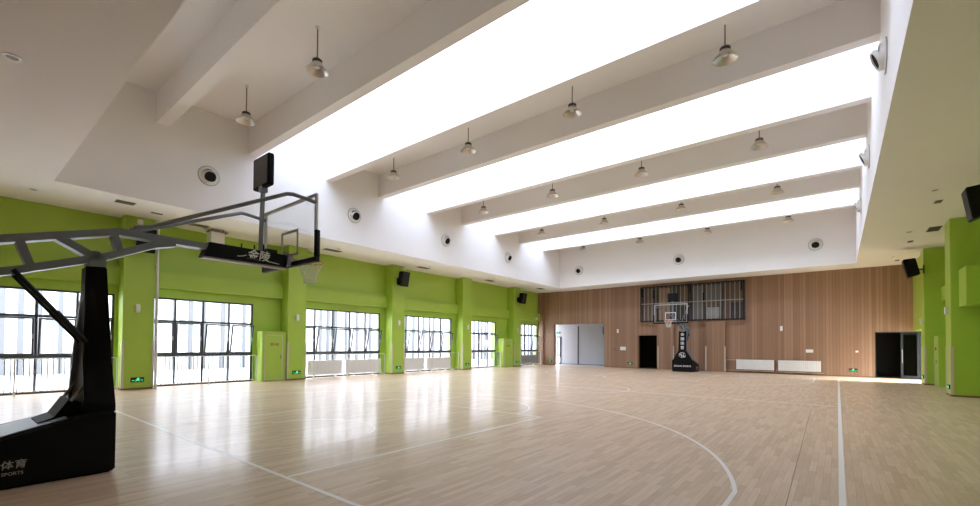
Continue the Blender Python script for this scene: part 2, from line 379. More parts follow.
# corridor behind the wide opening
cor = MB().box(-18.5, -13.0, 33.2, 33.3, 0, 4).box(-19.02, -18.5, 33.2, 33.3, 2.33, 4).box(-19.6, -19.02, 33.2, 33.3, 0, 4).box(-13.1, -13.0, YF+.3, 33.2, 0, 4).box(-19.6, -13, YF+.3, 33.3, 3.9, 4)
cw = structure(cor.done('wall_corridor', 'corridor'), 'white corridor wall seen through the wide opening in the far wall')
structure(B('floor_corridor', 'corridor', None, (-22, -13, YF+.3, 35, -.1, .0)), 'pale corridor floor beyond the wide opening')
B('panel_joint', 'bal', cw, (-16.93, -16.83, 33.17, 33.2, .02, 3.2)); B('panel_edge', 'bal', cw, (-14.72, -14.66, 33.17, 33.2, 2.5, 3.1))
B('cove_base', 'bal', cw, (-18.4, -13.1, 33.18, 33.2, 0, .05))
# rooms behind the two doorways, their darkness painted near black on every surface
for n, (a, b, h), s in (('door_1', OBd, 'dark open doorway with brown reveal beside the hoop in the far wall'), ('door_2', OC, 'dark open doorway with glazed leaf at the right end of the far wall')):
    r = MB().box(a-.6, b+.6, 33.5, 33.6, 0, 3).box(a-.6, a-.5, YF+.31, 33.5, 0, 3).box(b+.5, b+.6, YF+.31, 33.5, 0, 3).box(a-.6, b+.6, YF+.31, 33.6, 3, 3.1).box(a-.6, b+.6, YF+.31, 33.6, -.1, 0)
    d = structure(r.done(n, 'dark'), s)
    fm = MB().box(a, a+.04, YF-.01, YF+.3, 0, h).box(b-.04, b, YF-.01, YF+.3, 0, h).box(a, b, YF-.01, YF+.3, h-.04, h)
    fm.done('door_frame', 'darkframe' if n == 'door_2' else 'skirt', d)
    if n == 'door_2':
        lf = MB(); xa, xb, y0, y1 = 2.55, 3.26, YF+.02, YF+.07
        lf.box(xa, xa+.1, y0, y1, .02, h-.05).box(xb-.1, xb, y0, y1, .02, h-.05).box(xa+.1, xb-.1, y0, y1, h-.15, h-.05).box(xa+.1, xb-.1, y0, y1, .02, .16)
        l = lf.done('door_leaf', 'darkframe', d)
        B('pane', 'glass', l, (xa+.1, xb-.1, YF+.04, YF+.05, .16, h-.15))
        MB().path([(xa+.05, YF-.06, .8), (xa+.05, YF-.06, 1.5)], .014).box(xa+.04, xa+.06, YF-.06, YF+.02, .84, .86).box(xa+.04, xa+.06, YF-.06, YF+.02, 1.44, 1.46).done('door_handle', 'bar', l)
d3 = MB(); y0, y1 = 27.6, 30.7
for yy in (y0, (y0+y1)/2-.05, y1-.1): d3.box(XRW+.1, XRW+.16, yy, yy+.1, 0, 2.35)
d3.box(XRW+.1, XRW+.16, y0, y1, 2.25, 2.35)
d3 = structure(d3.done('door_3', 'frame'), 'glazed side door in the right wall behind the last pilaster')
B('pane', 'glass', d3, (XRW+.12, XRW+.135, y0+.1, y1-.1, .05, 2.25))

# --- windows in the left wall
FW, FD = .065, .08
for i, (ys, opn) in enumerate(WIN):
    x1 = XW-.02; x0 = x1-FD; y0, y1 = ys[0], ys[-1]
    fr = MB()
    fr.box(x0, x1, y0, y1, HEAD-FW, HEAD).box(x0, x1, y0, y1, 2.36, 2.36+FW*1.2).box(x0, x1, y0, y1, 1.08, 1.08+FW*1.6).box(x0, x1, y0, y1, 0, .06)
    for k, y in enumerate(ys):
        h = FW/2 if 0 < k < len(ys)-1 else 0
        a = y-FW/2 if h else (y if k == 0 else y-FW)
        fr.box(x0, x1, a, a+FW, .06, 1.08).box(x0, x1, a, a+FW, 1.08+FW*1.6, 2.36).box(x0, x1, a, a+FW, 2.36+FW*1.2, HEAD-FW)
    wn = structure(fr.done('window_%d' % (i+1), 'frame'), 'tall dark framed window, number %d from the near end of the green wall' % (i+1))
    for k in range(len(ys)-1):
        a, b = ys[k]+.03, ys[k+1]-.03
        B('pane', 'glass', wn, (x0+.03, x0+.04, a, b, 2.43, HEAD-.06)); B('pane', 'glass', wn, (x0+.03, x0+.04, a, b, .05, 1.09))
        z0, z1 = 1.185, 2.355
        l = MB().box(-.05, 0, a+.01, b-.01, 0, .055).box(-.05, 0, a+.01, b-.01, z1-z0-.055, z1-z0).box(-.05, 0, a+.01, a+.06, .055, z1-z0-.055).box(-.05, 0, b-.06, b-.01, .055, z1-z0-.055)
        l = l.done('casement', 'frame', wn, loc=(x1+.02 if k in opn else x1+.012, 0, z0))
        if k in opn: l.rotation_euler = (0, math.radians(11), 0)
        B('casement_pane', 'glass', l, (-.03, -.022, a+.06, b-.06, .055, z1-z0-.055))
        hd = MB().box(.0, .03, b-.05, b-.025, .52, .66).box(.03, .045, b-.045, b-.03, .5, .6).done('window_handle', 'bar', l)

# ================================================================== OUTSIDE
pv = structure(B('floor_outside', 'paving', None, (-60, XW-.3, -30, 70, -.32, -.02)), 'pale paving outside the windows')
structure(B('floor_porch', 'paving', None, (XRW+.3, 14, 20, 40, -.32, -.02)), 'pale paving outside the side door')
fb = thing('office_building', (-31, 15, 0), 'bright white building with grey vertical strips seen through the windows', 'building')
B('wall', 'facade', fb, (-4, 0, -45, 55, -.02, 4.8))
yy = -30; k = 0
while yy < 52:
    B('facade_fin', 'fin', fb, (0, .2, yy, yy+random.choice((.1, .16, .2)), -.02, 4.8))
    if k % 5 == 2: B('window', 'fwin', fb, (0, .04, yy+.35, yy+.7, 2.2, 3.0))
    yy += random.choice((.62, .8, 1.0, 1.3)); k += 1

# ================================================================== RAILINGS and RADIATORS
ordn = ['nearest', 'second', 'third', 'fourth', 'fifth', 'sixth and farthest']
RX = -18.98
RL = [(-.95, 3.78), (4.75, 8.3), (10.4, 14.9), (16.1, 20.75), (21.75, 25.2), (27.45, 30.72)]
for i, (a, b) in enumerate(RL):
    t = thing('guard_railing', (RX, (a+b)/2, 0), 'white tubular guard railing before the %s window of the green wall' % ordn[i], 'railing', 'guard railings along the windows')
    h = (b-a)/2
    MB().path([(0, -h, 1.09), (0, h-.06, 1.09), (0, h-.015, 1.07), (0, h, 1.02), (0, h, .14)], .017).done('handrail', 'rail', t, True)
    MB().path([(0, -h, .1), (0, h, .1)], .018).done('bottom_rail', 'rail', t, True)
    for p in range(3):
        yy = -h+.02 + p*(2*h-.02)/2
        MB().cyl((0, yy, 0), (0, yy, 1.09), .022).cyl((0, yy, 0), (0, yy, .015), .05).done('post', 'rail', t, True)
    if i not in (2, 3):
        n = int((b-a)/.125)
        for q in range(1, n):
            yy = -h+q*(b-a)/n
            MB().box(-.012, .012, yy-.012, yy+.012, .11, 1.08).done('baluster', 'bal', t)

def make_radiator(L, z0, z1, n):
    """panel along local x, front at local -y"""
    b = MB()
    for k in range(n):
        x0 = -L/2+L*k/n
        b.box(x0+.004, x0+L/n-.004, -.05, .04, z0, z1, bev=.012)
    b.box(-L/2, L/2, -.03, .03, z0+.03, z0+.07).box(-L/2, L/2, -.03, .03, z1-.07, z1-.03)
    return b
RADS = [(10.62, 12.42), (12.6, 14.75), (16.2, 17.9), (18.1, 20.15), (28.05, 30.35)]
RADN = ['left of the pair under the third window', 'right of the pair under the third window', 'left of the pair under the fourth window', 'right of the pair under the fourth window', 'alone under the farthest window']
for i, (a, b) in enumerate(RADS):
    t = thing('radiator', (-19.12, (a+b)/2, 0), 'white column radiator, %s of the green wall' % RADN[i], 'radiator', 'radiators under the green wall windows', math.pi/2)
    make_radiator(b-a, .12, .82, 26).done('column_panel', 'rad', t)
    B('foot', 'rad', t, (-.6, -.55, -.04, .04, 0, .19)); B('foot', 'rad', t, (.55, .6, -.04, .04, 0, .19))
    MB().path([((b-a)/2-.02, 0, .22), ((b-a)/2+.08, 0, .22), ((b-a)/2+.08, 0, .03)], .013).done('pipe', 'rad', t, True)
for i, (a, b) in enumerate([(-4.91, -2.94), (-2.74, -.73)]):
    t = thing('radiator', ((a+b)/2, 30.8, 0), ('white column radiator on the far slatted wall, nearer the hoop', 'white column radiator on the far slatted wall, nearer the dark glazed doorway')[i], 'radiator', 'radiators on the far wall')
    make_radiator(b-a, .2, .81, 20).done('column_panel', 'rad', t)
    B('bracket', 'bar', t, (-.7, -.66, .04, .15, .3, .7), (.66, .7, .04, .15, .3, .7))
    if i == 0: MB().path([(-.99, 0, .77), (-1.5, 0, .77), (-1.55, 0, .72), (-1.55, 0, .17), (-1.5, 0, .13), (.98, 0, .13)], .016).done('pipe', 'beige', t, True)
    else: MB().path([(-.95, 0, .13), (1.1, 0, .13), (1.13, 0, .16)], .016).path([(-1.0, 0, .77), (-1.06, 0, .77), (-1.06, 0, .14)], .016).done('pipe', 'beige', t, True)

# ================================================================== BASKETBALL HOOPS
HX = -7.63
def make_hoop(label):
    t = thing('basketball_hoop', (HX, .73, 0), label, 'basketball hoop'); t.scale = (1, 1, 1.016)
    o = -.7      # hall y -> local y
    def P(x, y, z): return (x, y+o, z)
    # padded base: tall at the front, sloping back
    pts = [(1.37, .02), (1.37, .73), (1.2, .735), (.35, .5), (-.08, .46), (-.08, .02)]
    base = MB().prism([(y+o, z) for y, z in pts], -.62, .62)
    bmesh.ops.bevel(base.b, geom=base.b.edges[:], offset=.018, segments=2, affect='EDGES')
    base = base.done('base_pad', 'black', t)
    MB().box(-.56, .56, -.05+o, 1.33+o, 0, .03).done('base_frame', 'blackm', t)
    top = MB().prism([(y+o, z) for y, z in [(.95, .675), (.35, .52), (-.02, .485), (-.02, .495), (.35, .532), (.95, .69)]], -.45, .45).done('top_plate', 'steel', t)
    for sx in (1, -1):
        rv = Vector((0, sx, 0))
        lettering('lettering', '金陵体育', .1, 'dimletter', base, P(sx*.621, .41, .255), rv, (0, 0, 1), .002, shear=.1)
        lettering('lettering', 'JINLING SPORTS', .048, 'dimletter', base, P(sx*.621, .41, .165), rv, (0, 0, 1), .002)
    lettering('lettering', 'JINLING SPORTS', .135, 'letter', base, P(0, 1.374, .36), (-1, 0, 0), (0, 0, 1), .002)
    # mast with tapered padding (front faces +y)
    mast = MB().loft([[P(-.56, 1.375, .72), P(.56, 1.375, .72), P(.5, 1.08, .72), P(-.5, 1.08, .72)],
                      [P(-.53, 1.38, .82), P(.53, 1.38, .82), P(.45, 1.1, .86), P(-.45, 1.1, .86)],
                      [P(-.24, 1.39, 1.31), P(.24, 1.39, 1.31), P(.17, 1.12, 1.31), P(-.17, 1.12, 1.31)],
                      [P(-.23, 1.32, 2.53), P(.23, 1.32, 2.53), P(.14, 1.13, 2.53), P(-.14, 1.13, 2.53)]])
    bmesh.ops.bevel(mast.b, geom=mast.b.edges[:], offset=.012, segments=2, affect='EDGES')
    mast = mast.done('mast_pad', 'black', t)
    # leaning foot of the padding, hydraulic rod and wedge cover
    for k, ch in enumerate('金陵体育'):
        lettering('lettering', ch, .23, 'letter', mast, P(0, 1.394-.07*(2.3-k*.27-1.31)/1.22, 2.3-k*.27), (-1, 0, 0), (0, 0, 1), .004)
    em = MB()      # round emblem: ring, swoosh and ball seams
    for a0, a1, r in ((-30, 150, .17), (170, 320, .15)):
        em.path([(r*1.1*math.cos(math.radians(a)), 1.392+o, 1.04+r*.95*math.sin(math.radians(a))) for a in range(a0, a1+1, 12)], .013, 6)
    em.path([(-.2+.4*q/8, 1.39+o, .93+.2*(q/8)**1.5) for q in range(9)], .014, 6).path([(-.06, 1.392+o, .93), (-.06, 1.396+o, 1.14)], .018, 6).path([(.04, 1.392+o, .95), (.08, 1.396+o, 1.16)], .016, 6)
    em.done('emblem', 'letter', mast)
    MB().box(-.13, .13, 1.17+o, 1.33+o, 2.5, 2.64).prism([(y+o, z) for y, z in [(1.2, 2.6), (1.3, 2.6), (1.27, 2.74), (1.19, 2.74)]], -.1, .1).done('pivot', 'steel', t)
    W = .2
    def chord(*pts):
        b = MB()
        for p, q in zip(pts, pts[1:]): b.bar(P(0, *p), P(0, *q), W, .09, (1, 0, 0))
        return b.done('boom_chord', 'steel', t)
    chord((-.1, 2.6), (.46, 2.76), (1.46, 3.04), (2.56, 3.03)); chord((-.1, 2.25), (.48, 2.39), (1.34, 2.69), (1.86, 2.94), (2.1, 3.0))
    for p, q, s in (((.55, 2.76), (.65, 2.46), .08), ((.86, 2.87), (1.2, 2.68), .09), ((1.41, 3.02), (1.48, 2.78), .075), ((.1, 2.66), (.16, 2.33), .11)):
        MB().bar(P(0, *p), P(0, *q), W-.03, s, (1, 0, 0)).done('boom_brace', 'steel', t)
    MB().bar(P(0, .0, 2.3), P(0, .0, 2.62), W, .12, (1, 0, 0)).done('boom_brace', 'steel', t)
    for sx in (-.15, .15):
        MB().path([P(sx, .5, 2.4), P(sx, .92, 1.86)], .026).path([P(sx, .86, 1.94), P(sx, 1.15, 1.57)], .034).done('strut', 'blackm', t, True)
        MB().path([P(sx*1.8, 1.14, 1.08), P(sx*1.8, 1.0, .86)], .02).done('hydraulic_rod', 'bar', t, True)
    MB().prism([(y+o, z) for y, z in [(.7, .6), (.72, .64), (.86, .69), (.98, .885), (1.0, .885), (1.15, .8), (1.15, .68)]], -.28, .28).done('wedge_cover', 'black', t)
    # rear stay from mast head to the back of the base
    MB().bar(P(-.12, 1.2, 2.62), P(-.2, 1.12, 1.6), .09, .07, (1, 0, 0)).bar(P(-.2, 1.12, 1.62), P(-.52, 1.1, .66), .09, .07, (1, 0, 0)).done('rear_stay', 'steel', t)
    # arm cover
    cov = MB().prism([(y+o, z) for y, z in [(2.46, 2.88), (2.54, 3.1), (3.73, 3.09), (3.73, 2.88)]], -.12, .12)
    cov = cov.done('arm_cover', 'black', t)
    MB().box(-.1, .1, 2.47+o, 3.76+o, 2.86, 2.88).done('lit_underside', 'bar', cov)  # pale strip put in for the lit underside of the arm cover
    for sx in (1, -1):
        l = lettering('lettering', '金陵', .18, 'letter', cov, P(sx*.123, 3.26, 2.995), (0, sx, 0), (0, 0, 1), .003, shear=.15)
        MB().path([P(sx*.124, 3.26-sx*.33+sx*.14*q/5, 2.95+.035*(q/5)**2) for q in range(6)], .006, 6).done('swoosh', 'letter', cov)
        MB().path([P(sx*.124, 3.26+sx*.14+sx*.2*q/5, 2.935-.02*(q/5)) for q in range(6)], .006, 6).done('swoosh', 'letter', cov)
    MB().box(-.17, .17, 3.73+o, 3.82+o, 2.91, 3.09).box(-.02, .02, 3.74+o, 3.82+o, 3.05, 3.16).done('mount', 'steel', t)
    # glass backboard
    Y0, Y1, BZ0, BZ1 = 3.82+o, 3.85+o, 2.95, 4.02
    bb = MB().box(-.89, .89, Y0+.01, Y1-.008, BZ0+.03, BZ1-.03).done('backboard', 'bglass', t)
    MB().box(-.92, .92, Y0-.01, Y1, BZ1-.045, BZ1).box(-.92, .92, Y0-.01, Y1, BZ0, BZ0+.045).box(-.92, -.875, Y0-.01, Y1, BZ0+.045, BZ1-.045).box(.875, .92, Y0-.01, Y1, BZ0+.045, BZ1-.045).done('backboard_frame', 'boardframe', bb)
    sq = MB().box(-.3, .3, Y1-.008, Y1-.004, 3.5, 3.55).box(-.3, -.25, Y1-.008, Y1-.004, 3.1, 3.5).box(.25, .3, Y1-.008, Y1-.004, 3.1, 3.5).box(-.25, .25, Y1-.008, Y1-.004, 3.1, 3.14)
    sq.done('target_square', 'rail', bb)
    pd = MB().box(-.96, .96, Y0-.03, Y1+.02, BZ0-.05, BZ0+.03, bev=.012)
    for sx in (-1, 1): pd.box(min(sx*.9, sx*.965), max(sx*.9, sx*.965), Y0-.03, Y1+.02, BZ0+.03, 3.42, bev=.012)
    pd.done('edge_pad', 'black', bb)
    # rim and net
    ry = 4.235+o
    rim = MB().torus((0, ry, 3.05), .23, .011).box(-.09, .09, Y1, Y1+.02, 2.99, 3.1).bar((-.08, Y1, 3.04), (-.1, ry-.19, 3.045), .03, .012).bar((.08, Y1, 3.04), (.1, ry-.19, 3.045), .03, .012).box(-.06, .06, Y1, Y1+.16, 3.025, 3.04)
    rim = rim.done('rim', 'orange', t, True)
    net = MB(); n = 12
    rad = lambda q: .22-.115*min(1, q*1.35)
    for k in range(n):
        for d in (1, -1):
            pts = []
            for q in range(7):
                a = 2*math.pi*(k+.5*d*q)/n; r = rad(q/6); pts.append((r*math.cos(a), ry+r*math.sin(a), 3.04-.37*q/6))
            net.path(pts, .0042, 5)
    net.done('net', 'net', rim)
    # braces to the board corners
    for sx in (-1, 1):
        MB().path([P(sx*.1, 1.62, 3.12), P(sx*.1, 1.8, 3.17), P(sx*.84, 3.36, 3.9), P(sx*.87, 3.45, 3.91), P(sx*.89, 3.8, 3.88)], .03).cyl(P(sx*.89, 3.76, 3.88), P(sx*.89, 3.82, 3.88), .035).done('corner_brace', 'steel', t, True)
    # shot clock
    sc = MB().box(-.29, .29, 3.32+o, 3.42+o, 4.17, 4.7, bev=.025).done('shot_clock', 'black', t)
    B('clock_back', 'frame', sc, (-.25, .25, 3.313+o, 3.32+o, 4.21, 4.66)); B('clock_face', 'speaker', sc, (-.26, .26, 3.42+o, 3.426+o, 4.2, 4.67))
    MB().bar(P(0, 3.34, 3.08), P(0, 3.37, 4.22), .055, .055, (1, 0, 0)).box(-.06, .06, 3.32+o, 3.42+o, 4.1, 4.2).done('clock_pole', 'steel', sc)
    MB().box(-.06, .06, 3.42+o, 3.6+o, 3.1, 3.16).cyl(P(.1, 3.2, 3.1), P(.1, 3.2, 3.17), .012).cyl(P(.1, 3.0, 3.1), P(.1, 3.0, 3.16), .012).done('bolt', 'blackm', cov)
    return t
hoop = make_hoop('large portable basketball hoop at the left front, seen from behind')
far = copy_thing(hoop, (-7.54, 30.2-.73, 0), 'far portable basketball hoop with black padded mast before the slatted wall', math.pi); far.scale = (1, 1, 1)

# ================================================================== LAMPS
def make_lamp():
    t = thing('high_bay_lamp', (0, 0, CT), '', 'lamp', 'high bay lamps under the coffer')
    MB().lathe([(0, 0), (.055, 0), (.055, -.02), (.03, -.05), (0, -.05)]).done('ceiling_rose', 'plastic', t, True)
    MB().cyl((0, 0, -.04), (0, 0, -.8), .016).done('rod', 'vent', t, True)
    MB().lathe([(0, -.79), (.05, -.79), (.1, -.805), (.115, -.82), (.115, -.875), (.09, -.885), (0, -.885)]).done('ballast', 'frame', t, True)
    sh = MB().lathe([(.1, -.875), (.125, -.9), (.16, -.95), (.255, -1.07), (.262, -1.085), (.25, -1.078), (.15, -.955), (.1, -.89)]).done('reflector', 'alu', t, True)
    MB().lathe([(0, -.885), (.07, -.9), (.09, -.94), (.06, -.99), (0, -1.0)]).done('bulb', 'plastic', sh, True)
    return t
rows = ['nearest', 'second', 'third', 'fourth', 'farthest']; cols = ['leftmost', 'second from the left', 'third from the left', 'rightmost']
lamp0 = None
for r, y in enumerate((5.6, 11.15, 16.8, 22.3, 27.75)):
    for c, x in enumerate((-13.75, -9.82, -5.88, -1.98)):
        if r == 0 and c > 1: continue
        lab = 'aluminium high bay pendant lamp in the %s lamp row, %s' % (rows[r], ('left of the two seen', 'right of the two seen')[c] if r == 0 else cols[c])
        if lamp0 is None: lamp0 = make_lamp(); lamp0.location = (x, y, CT); lamp0['label'] = lab
        else: copy_thing(lamp0, (x, y, CT), lab)

# ================================================================== AIR NOZZLES
def make_nozzle():
    t = thing('air_nozzle', (0, 0, 0), '', 'air vent', 'round air nozzles in the coffer walls')
    MB().lathe([(0, 0), (.3, 0), (.31, .012), (.29, .03), (.22, .035), (.22, .0)], d=(0, -1, 0)).done('flange', 'plastic', t, True)
    MB().lathe([(.305, .0), (.325, .0), (.325, .02), (.305, .02)], d=(0, -1, 0)).done('shade_ring', 'bar', t, True)  # added grey ring standing in for the slight shadow round the flange
    d = Vector((0, -1, -.42)).normalized()
    n = MB().lathe([(.235, .005), (.235, .05), (.23, .09), (.21, .11)], d=(0, -1, 0)).lathe([(.205, .1), (.21, .12), (.19, .175), (.178, .18), (.172, .15), (.13, .11)], d=d).done('nozzle', 'plastic', t, True)
    MB().lathe([(.171, .155), (.0, .14)], d=d).done('opening', 'hole', n)  # black disc paints the shade inside the nozzle mouth
    return t
nz0 = make_nozzle(); first = True
NZ = [((CL, y, 7.14), math.pi/2, 'on the left coffer wall, %s' % l) for y, l in ((5.5, 'nearest, above the near hoop'), (11.1, 'second from the near end'), (16.75, 'third from the near end'), (22.4, 'fourth and farthest'))]
NZ += [((x, CF, 7.06), 0, 'on the far coffer wall, %s' % l) for x, l in ((-14.7, 'left of three'), (-7.79, 'middle of three'), (-.88, 'right of three'))]
NZ += [((CR, y, 7.14), -math.pi/2, 'on the right coffer wall, %s' % l) for y, l in ((11.1, 'largest and nearest'), (16.75, 'middle one'), (22.4, 'farthest'))]
for loc, rz, l in NZ:
    lab = 'white round air nozzle '+l
    if first: nz0.location = loc; nz0.rotation_euler = (0, 0, rz); nz0['label'] = lab; first = False
    else: copy_thing(nz0, loc, lab, rz)

# ================================================================== SPEAKERS
def make_speaker():
    t = thing('loudspeaker', (0, 0, 0), '', 'speaker', 'wall loudspeakers on the pilasters')
    b = MB().loft([[(-.26, -.1, -.4), (.26, -.1, -.4), (.2, .3, -.36), (-.2, .3, -.36)], [(-.26, -.1, .4), (.26, -.1, .4), (.2, .3, .36), (-.2, .3, .36)]])
    bmesh.ops.bevel(b.b, geom=b.b.edges[:], offset=.02, segments=2, affect='EDGES')
    bmesh.ops.transform(b.b, verts=b.b.verts[:], matrix=Matrix.Rotation(math.radians(12), 4, 'X'))
    b = b.done('cabinet', 'speaker', t)
    g = MB().box(-.235, .235, -.115, -.1, -.37, .37, bev=.008)
    bmesh.ops.transform(g.b, verts=g.b.verts[:], matrix=Matrix.Rotation(math.radians(12), 4, 'X')); g.done('grille', 'blackm', b)
    MB().box(-.12, .12, .47, .5, -.25, .1).bar((0, .2, -.05), (0, .49, -.08), .06, .05).box(-.05, .05, .2, .3, -.1, .05).done('bracket', 'blackm', t)
    return t
sp0 = make_speaker(); sp0.location = (XL+.5, 4.3, 5.03); sp0.rotation_euler = (0, 0, math.pi/2); sp0['label'] = 'black loudspeaker on the nearest left pilaster, behind the hoop boom'
for loc, rz, l in [((XL+.5, 15.55, 5.1), math.pi/2, 'black loudspeaker on the green pilaster between the third and fourth windows'),
                   ((XL+.5, 26.95, 5.05), math.pi/2, 'small far black loudspeaker on the last left pilaster near the wooden wall'),
                   ((XR-.36, 15.6, 5.1), -math.pi/2, 'large black loudspeaker at the right edge under the soffit'),
                   ((XR-.5, 26.3, 5.05), -math.pi/2, 'black loudspeaker on the right pilaster above the dark glazed doorway')]:
    c = copy_thing(sp0, loc, l, rz)
    if loc[0] > 0 and loc[1] < 20: c.scale = (1, .7, 1)

# ================================================================== SIGNS, LAMPS AND PLATES ON WALLS (built facing local -y)
def make_exit():
    t = thing('exit_sign', (0, 0, 0), '', 'exit sign', 'low green exit signs')
    b = MB().box(-.18, .18, -.03, 0, -.075, .075, bev=.006).done('housing', 'blackm', t)
    q = MB(); y0, y1 = -.034, -.029
    q.prism([(-.155, -.02), (-.13, 0), (-.13, -.012), (-.09, -.012), (-.09, -.028), (-.13, -.028), (-.13, -.04)], y0, y1, 'xz')
    q.prism([(.155, -.02), (.13, 0), (.13, -.012), (.09, -.012), (.09, -.028), (.13, -.028), (.13, -.04)], y0, y1, 'xz')
    q.done('arrow', 'signgreen', b)
    r = MB(); r.lathe([(0, 0), (.017, 0), (.017, .004), (0, .004)], (.02, -.03, .052), (0, -1, 0), 10)
    for p, q_, wd in (((.016, .034), (-.006, -.012), .036), ((.014, .03), (.07, .01), .016), ((.01, .03), (-.05, .014), .016), ((-.004, -.01), (.045, -.03), .02), ((.045, -.03), (.045, -.062), .016), ((-.004, -.01), (-.035, -.045), .02), ((-.035, -.045), (-.07, -.045), .016)):
        r.bar((p[0], -.032, p[1]), (q_[0], -.032, q_[1]), .005, wd, (0, 1, 0))
    r.done('running_figure', 'signgreen', b)
    return t
ex0 = make_exit(); fst = True
EX = [((XL, 4.26, .335), math.pi/2, 'at the foot of the nearest left pilaster'), ((XL, 9.87, .33), math.pi/2, 'at the foot of the second left pilaster'),
      ((XL, 15.6, .33), math.pi/2, 'at the foot of the third left pilaster'), ((XL, 21.27, .34), math.pi/2, 'at the foot of the fourth left pilaster'), ((XL, 26.95, .34), math.pi/2, 'at the foot of the fifth left pilaster'),
      ((-18.25, YF, .34), 0, 'on the wooden corner left of the wide opening'), ((-11.65, YF, .335), 0, 'on the slatted wall left of the dark doorway'), ((.65, YF, .37), 0, 'on the slatted wall left of the glazed doorway'),
      ((XR, 21.2, .3), -math.pi/2, 'at the foot of the nearer right pilaster'), ((XR, 26.9, .33), -math.pi/2, 'at the foot of the farther right pilaster'),
      ((-18.75, 33.2, 2.66), 0, 'high on the corridor wall above the glazed corridor door')]
for loc, rz, l in EX:
    lab = 'small black and green exit sign '+l
    if fst: ex0.location = loc; ex0.rotation_euler = (0, 0, rz); ex0['label'] = lab; fst = False
    else: copy_thing(ex0, loc, lab, rz)

def make_wall_lamp():
    t = thing('wall_lamp', (0, 0, 0), '', 'wall lamp', 'small pale wall lamps')
    MB().box(-.055, .055, -.02, 0, -.145, .145).done('back_plate', 'plastic', t)
    MB().box(-.065, .065, -.08, -.02, -.13, .13, bev=.02).done('diffuser', 'plastic', t)
    return t
wl0 = make_wall_lamp(); fst = True
for loc, rz, l in [((XL, 4.22, 2.76), math.pi/2, 'the nearest left pilaster'), ((XL, 9.87, 2.74), math.pi/2, 'the second left pilaster'), ((XL, 15.6, 2.75), math.pi/2, 'the third left pilaster'), ((XL, 21.27, 2.74), math.pi/2, 'the fourth left pilaster'), ((XL, 26.95, 2.73), math.pi/2, 'the fifth left pilaster'),
                   ((-12.55, YF, 2.67), 0, 'the slatted wall right of the wide opening'), ((-2.58, YF, 2.68), 0, 'the slatted wall above the radiators'), ((XR, 21.3, 2.86), -math.pi/2, 'the nearer right pilaster'), ((XR, 27.0, 2.76), -math.pi/2, 'the farther right pilaster')]:
    lab = 'small pale box wall lamp on '+l
    if fst: wl0.location = loc; wl0.rotation_euler = (0, 0, rz); wl0['label'] = lab; fst = False
    else: copy_thing(wl0, loc, lab, rz)

def plate(x, z, wd, ht, label, n=3, m='plastic'):
    t = thing('switch_plate', (x, YF, z), label, 'switch')
    MB().box(-wd/2, wd/2, -.012, 0, -ht/2, ht/2, bev=.004).done('plate', m, t)
    for k in range(n):
        a = -wd/2+.02+(wd-.04)*k/n
        MB().box(a+.006, a+(wd-.04)/n-.006, -.018, -.012, -ht/2+.03, ht/2-.03).done('rocker', 'rad' if m == 'plastic' else m, t)
plate(-12.17, 1.4, .42, .26, 'wide white switch plate on the slatted wall left of the dark doorway')
plate(-12.81, 1.35, .14, .14, 'small dark wall plate between the wide opening and the white switch plate', 1, 'skirt')
plate(-1.25, 1.37, .34, .18, 'white switch plate on the slatted wall above the right radiator')
plate(.82, 1.37, .12, .1, 'tiny pale thermostat plate left of the glazed doorway', 1)
plate(-18.35, 2.62, .12, .12, 'small dark plate high on the wooden corner left of the wide opening', 1, 'skirt')

# ================================================================== FIRE HYDRANT CABINETS
def hydrant(loc, L, D, H, rz, label, font=.13):
    t = thing('hydrant_cabinet', loc, label, 'fire hydrant cabinet', None, rz)   # local: width x, front at -y
    MB().box(-L/2, L/2, -D, 0, 0, H, bev=.01).done('cabinet_box', 'green', t)
    a, b, h = -L/2+.1, L/2-.16, H-.14
    d = MB().box(a+.03, b-.03, -D-.012, -D, .1, h-.03).done('door', 'green', t)
    MB().box(a, a+.03, -D-.018, -D, .07, h).box(b-.03, b, -D-.018, -D, .07, h).box(a+.03, b-.03, -D-.018, -D, h-.03, h).box(a+.03, b-.03, -D-.018, -D, .07, .1).done('door_frame', 'beige', t)
    lettering('lettering', '消火栓', font, 'red', d, (0, -D-.014, H-.55), (1, 0, 0), (0, 0, 1), .002)
    B('door_handle', 'bar', d, (b-.1, b-.07, -D-.04, -D-.012, .95, 1.1))
    return t
hydrant((XW, 8.93, 0), 1.02, .55, 2.1, math.pi/2, 'lime green fire hydrant cabinet between the second window and second pilaster')
hydrant((XW, 25.87, 0), 1.18, .55, 2.07, math.pi/2, 'small far lime green fire hydrant cabinet beside the fifth left pilaster')
hydrant((XRW, 25.98, 0), .96, .43, 2.1, -math.pi/2, 'green fire hydrant cabinet against the farther right pilaster')
gb = MB().box(3.12, XRW, 19.75, 20.8, 2.93, 4.15, bev=.015).done('wall_box', 'green'); tag(gb, 'green painted box high on the right wall beside the nearer pilaster', 'wall box')

